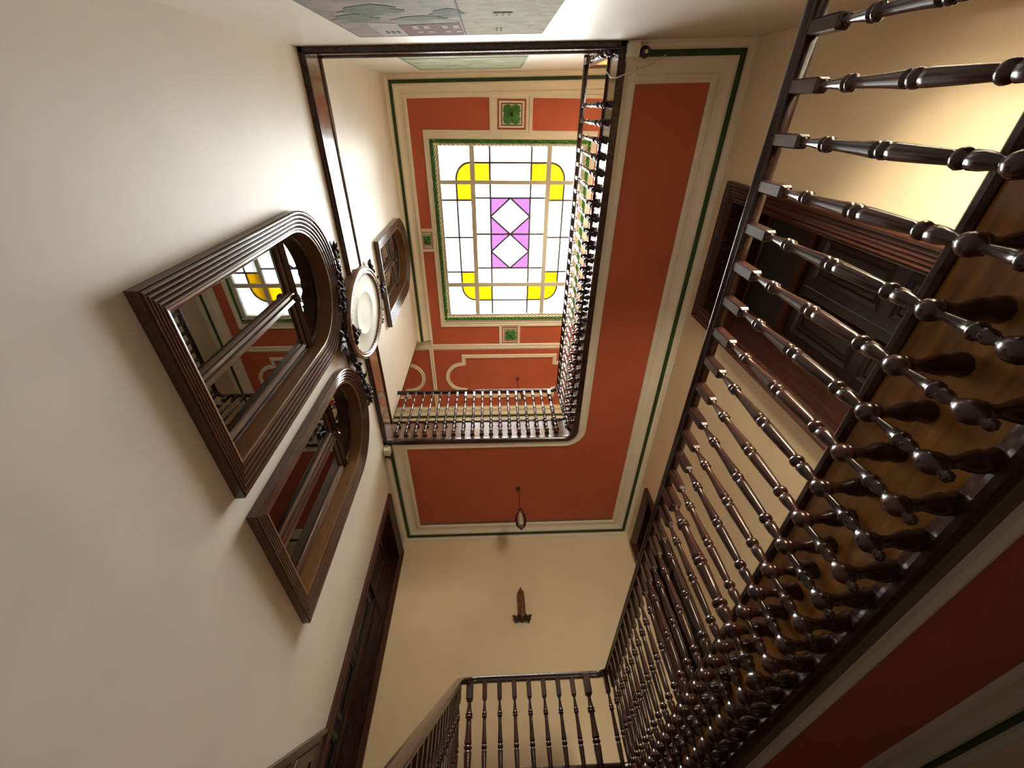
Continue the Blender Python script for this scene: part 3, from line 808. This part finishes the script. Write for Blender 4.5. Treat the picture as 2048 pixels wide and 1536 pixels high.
for k in range(7): mb.ball((xL + 0.09, 2.72 + 0.05 * math.cos(k), 5.33 + 0.06 * math.sin(k * 1.3)), 0.04, 6, 4)
obj('spray', mb, M['carving'], OV, label='dark carved leaf spray below the oval')
mb = MB()
for k in range(5): leaf3(mb, (xL + 0.10, 2.70 + 0.05 * k, 5.50 + 0.03 * (k % 2)), math.radians(50 + 20 * k), 0.20, 0.06, 0.08)
for k in range(5): mb.ball((xL + 0.14, 2.64 + 0.06 * k, 5.48 + 0.05 * (k % 2)), 0.05, 7, 5)
obj('bow', mb, M['carving'], OV, label='dark carved bow at the foot of the oval')
mb = MB()
for k in range(7): leaf3(mb, (xL + 0.09, oy, 7.20), math.radians(90 + (k - 3) * 26), 0.27 - 0.03 * abs(k - 3), 0.06, 0.09)
mb.ball((xL + 0.14, oy, 7.24), 0.06, 8, 6)
obj('crest', mb, M['carving'], OV, label='dark carved crest above the oval')

# ------------------------------------------------------------------ murals on the front wall
def noisemural(name, c1_, c2_, c3_, sc):
    m = mat(name, c1_, 0.8, spec=0.12)
    nt = m.node_tree; N = nt.nodes; L = nt.links
    tc = N.new('ShaderNodeTexCoord'); no = N.new('ShaderNodeTexNoise'); no.inputs['Scale'].default_value = sc; no.inputs['Detail'].default_value = 7
    no.inputs['Distortion'].default_value = 0.8
    mp = N.new('ShaderNodeMapping'); mp.inputs['Scale'].default_value = (1, 1, 1.6)
    L.new(tc.outputs['Object'], mp.inputs[0]); L.new(mp.outputs[0], no.inputs['Vector'])
    r = N.new('ShaderNodeValToRGB'); e = r.color_ramp.elements
    e[0].position = .36; e[0].color = (*c2_, 1); e[1].position = .62; e[1].color = (*c3_, 1)
    x = e.new(.49); x.color = (*c1_, 1)
    L.new(no.outputs['Fac'], r.inputs[0]); L.new(r.outputs[0], N['Principled BSDF'].inputs['Base Color'])
    return m
def paint(parent, loop, m, d, name): return obj(name, MB().plate([loop], fT, d, d + 0.002), m, parent)
MU = thing('mural', (-0.37, yT(-0.37), 2.5), 'lower painted mural of houses and trees in three muted panels', 'mural')
obj('canvas', MB().plate([rect(-1.27, 0.525, 2.5, 5.33)], fT, 0.001, 0.012), M['stucco'], MU)
paint(MU, rect(-1.27, -0.79, 2.5, 5.33), noisemural('mural_pink', (0.27, 0.205, 0.18), (0.17, 0.175, 0.135), (0.32, 0.245, 0.22), 4), 0.012, 'painted_panel')
paint(MU, rect(-0.79, -0.235, 2.5, 5.33), noisemural('mural_grey', (0.25, 0.215, 0.185), (0.16, 0.165, 0.135), (0.30, 0.26, 0.23), 5), 0.012, 'painted_panel')
paint(MU, rect(-0.235, 0.525, 2.5, 5.33), noisemural('mural_olive', (0.28, 0.25, 0.13), (0.20, 0.175, 0.105), (0.33, 0.295, 0.19), 6), 0.012, 'painted_panel')
mr = mat('mural_maroon', (0.19, 0.075, 0.07), 0.85, 0.25, 8, spec=0.1); mw = mat('mural_white', (0.40, 0.36, 0.32), 0.85, 0.1, 8, spec=0.1); mg = mat('mural_green', (0.15, 0.165, 0.125), 0.85, 0.3, 9, spec=0.1); mk = mat('mural_ink', (0.08, 0.065, 0.055), 0.85, spec=0.1)
paint(MU, [(-0.79, 4.70), (-0.25, 4.62), (-0.25, 5.30), (-0.79, 5.32)], mr, 0.014, 'painted_house')
paint(MU, [(-1.03, 4.55), (-0.79, 4.60), (-0.79, 5.30), (-1.03, 5.31)], mw, 0.014, 'painted_house')
for k in range(4):
    x = -0.68 + 0.10 * k + (0.06 if k > 1 else 0)
    paint(MU, rect(x, x + 0.05, 4.72, 4.90), mw, 0.016, 'painted_window')
    paint(MU, rect(x + 0.01, x + 0.06, 5.02, 5.12), mw, 0.016, 'painted_window')
for k in range(3): paint(MU, rect(-0.96 + 0.05 * k, -0.93 + 0.05 * k, 5.0, 5.12), mk, 0.016, 'painted_window')
def blob(cx_, cz_, a, b, n=18): return [(cx_ + a * (1 + .22 * math.sin(5 * t) + .12 * math.sin(9 * t + 1)) * math.cos(t), cz_ + b * (1 + .2 * math.sin(4 * t + .7)) * math.sin(t)) for t in [2 * math.pi * i / n for i in range(n)]]
for q in (blob(-1.05, 4.35, .17, .16), blob(-0.86, 4.05, .22, .18), blob(-0.55, 4.40, .2, .10), blob(-0.32, 4.2, .12, .15)): paint(MU, q, mg, 0.0145, 'painted_tree')
for (x0, x1, z0, z1_) in ((0.03, 0.18, 4.2, 4.23), (0.05, 0.065, 4.23, 4.33), (0.10, 0.115, 4.23, 4.33), (0.15, 0.165, 4.23, 4.33), (0.06, 0.075, 4.92, 5.12), (0.10, 0.115, 4.92, 5.12), (-0.235, -0.225, 3.0, 5.3)):
    paint(MU, rect(x0, x1, z0, z1_), mk, 0.016, 'painted_line')
obj('border', MB().sweep2(rect(-1.285, 0.54, 2.485, 5.345), [(0, 0.001), (0, 0.016), (0.015, 0.016), (0.015, 0.001)], fT), mat('mural_edge', (0.14, 0.12, 0.10), 0.5), MU)
MU2 = thing('mural', (-0.36, yT(-0.36), 7.0), 'pale green painted mural near the top ceiling', 'mural')
obj('canvas', MB().plate([rect(-1.24, 0.54, 7.0, 9.42)], fT, 0.001, 0.012), noisemural('mural_sage', (0.42, 0.48, 0.36), (0.30, 0.36, 0.25), (0.50, 0.56, 0.46), 3), MU2)
obj('border', MB().sweep2(rect(-1.27, 0.57, 6.97, 9.45), [(0, 0.001), (0, 0.018), (0.03, 0.018), (0.03, 0.001)], fT), mat('mural_edge_green', (0.16, 0.22, 0.14), 0.5), MU2)
paint(MU2, rect(-1.24, 0.54, 7.5, 7.56), mg, 0.012, 'painted_line')

# ------------------------------------------------------------------ lamps and small fittings
def pendant(origin, drop, label):
    x, y, z = origin
    Pn = thing('pendant_lamp', (x, y, z - drop - 0.48), label, 'lamp')
    obj('canopy', MB().lathe([(0.0, 0.0), (0.05, -0.002), (0.052, -0.02), (0.035, -0.04), (0.015, -0.055), (0, -0.058)], (x, y, z), 'z', 14), M['cord'], Pn)
    obj('cord', MB().tube([(x, y, z - 0.05), (x + 0.004, y, z - drop * 0.5), (x, y, z - drop)], 0.007, 6), M['cord'], Pn)
    obj('socket', MB().lathe([(0.0, 0.03), (0.02, 0.02), (0.045, -0.01), (0.04, -0.03), (0.02, -0.05), (0, -0.05)], (x, y, z - drop), 'z', 12), M['red_socket'], Pn)
    zt = z - drop - 0.04
    obj('glass_shade', MB().lathe([(0.035, 0.0), (0.06, -0.03), (0.10, -0.12), (0.118, -0.22), (0.11, -0.32), (0.08, -0.39), (0.04, -0.425), (0.0, -0.43)], (x, y, zt), 'z', 18), M['lamp_glass'], Pn)
    obj('bulb', MB().lathe([(0.02, 0.0), (0.03, -0.04), (0.04, -0.12), (0.045, -0.22), (0.05, -0.28), (0.035, -0.33), (0, -0.345)], (x, y, zt), 'z', 12), M['white_plastic'], Pn, label='pale inner bulb')
    obj('finial', MB().lathe([(0, 0.0), (0.02, -0.005), (0.014, -0.02), (0.02, -0.03), (0, -0.045)], (x, y, zt - 0.425), 'z', 10), M['cord'], Pn)
pendant((0.472, 6.86, z2b + 0.054), 0.56, 'glass pendant lamp on a red cord under the second gallery')
pendant((0.697, 6.93, zC - 0.006), 0.70, 'pendant lamp hanging from the top ceiling behind the upper balustrade')

SC = thing('wall_lamp', (0.465, yB, 4.12), 'torch-shaped amber wall lamp on a scrolled bracket', 'lamp')
mb = MB(); n = 18
prof = [(0.0, 4.10), (0.05, 4.14), (0.07, 4.20), (0.072, 4.32), (0.074, 4.50), (0.07, 4.62), (0.055, 4.68), (0.025, 4.72), (0.012, 4.76), (0.0, 4.78)]
mb.lathe([(r, z - 4.10) for r, z in prof], (0.465, yB - 0.10, 4.10), 'z', 14)
obj('shade', mb, M['amber_glass'], SC, label='mottled amber shade with a pointed top')
mb = MB()
for sg in (-1, 1):
    for k in range(3):
        a = [(0.465 + sg * (0.03 + 0.11 * t + 0.02 * k), yB - 0.06 - 0.02 * k, 4.13 + 0.02 * k + 0.05 * math.sin(t * 5 + k)) for t in [i / 6 for i in range(7)]]
        mb.tube(a, 0.016, 6)
    mb.ball((0.465 + sg * 0.12, yB - 0.07, 4.15), 0.042, 7, 5); mb.ball((0.465 + sg * 0.07, yB - 0.10, 4.13), 0.04, 7, 5)
    mb.ball((0.465 + sg * 0.14, yB - 0.07, 4.20), 0.02, 6, 4)
mb.ball((0.465, yB - 0.10, 4.13), (0.07, 0.06, 0.05), 8, 6)
obj('bracket', mb, M['brass'], SC, label='dark scrolled metal bracket')
obj('back_plate', MB().lathe([(0, 0.0), (0.06, 0.0), (0.055, -0.015), (0.03, -0.03), (0.02, -0.10), (0, -0.10)], (0.465, yB, 4.16), 'y', 14), M['brass'], SC)

def sensor(o, label, sx, sy):
    x, y, z = o
    T = thing('motion_sensor', (x, y, z), label, 'sensor', 'white boxes at the ends of the gallery edge')
    obj('box', MB().plate([[(x - .055, y - .07), (x + .055, y - .07), (x + .06, y - .06), (x + .06, y + .06), (x + .055, y + .07), (x - .055, y + .07), (x - .06, y + .06), (x - .06, y - .06)]], fP(0), z - 0.19, z), M['white_plastic'], T)
    bx_, by_ = x + sx, y + sy
    obj('arm', MB().tube([(x + sx * 0.4, y + sy * .4, z - 0.12), (bx_, by_, z - 0.13)], 0.025, 8), M['white_plastic'], T)
    obj('eye', MB().ball((bx_, by_, z - 0.15), 0.062, 12, 8), M['black_plastic'], T)
    obj('lens', MB().lathe([(0, -0.066), (0.014, -0.065), (0.02, -0.06)], (bx_, by_, z - 0.15), 'z', 10), M['white_plastic'], T)
sensor((1.655, -0.585, z2b + 0.03), 'white sensor box with a black eye beside the mural wall', 0.13, 0.02)
sensor((-2.11, 5.54, z2b + 0.03), 'white sensor box with a black eye against the window wall', 0.0, 0.13)
pth = [(1.44, -0.40, 6.32), (1.47, -0.34, 6.20), (1.52, -0.33, 6.07), (1.60, -0.36, 6.05), (1.75, -0.40, 6.045), (1.88, -0.45, 6.04), (1.98, -0.50, 6.035), (2.06, -0.55, 6.03)]
tag(obj('cable', MB().tube(pth, 0.007, 6), M['white_plastic']), 'thin white cable looping from the upper balustrade to the sensor', 'cable')
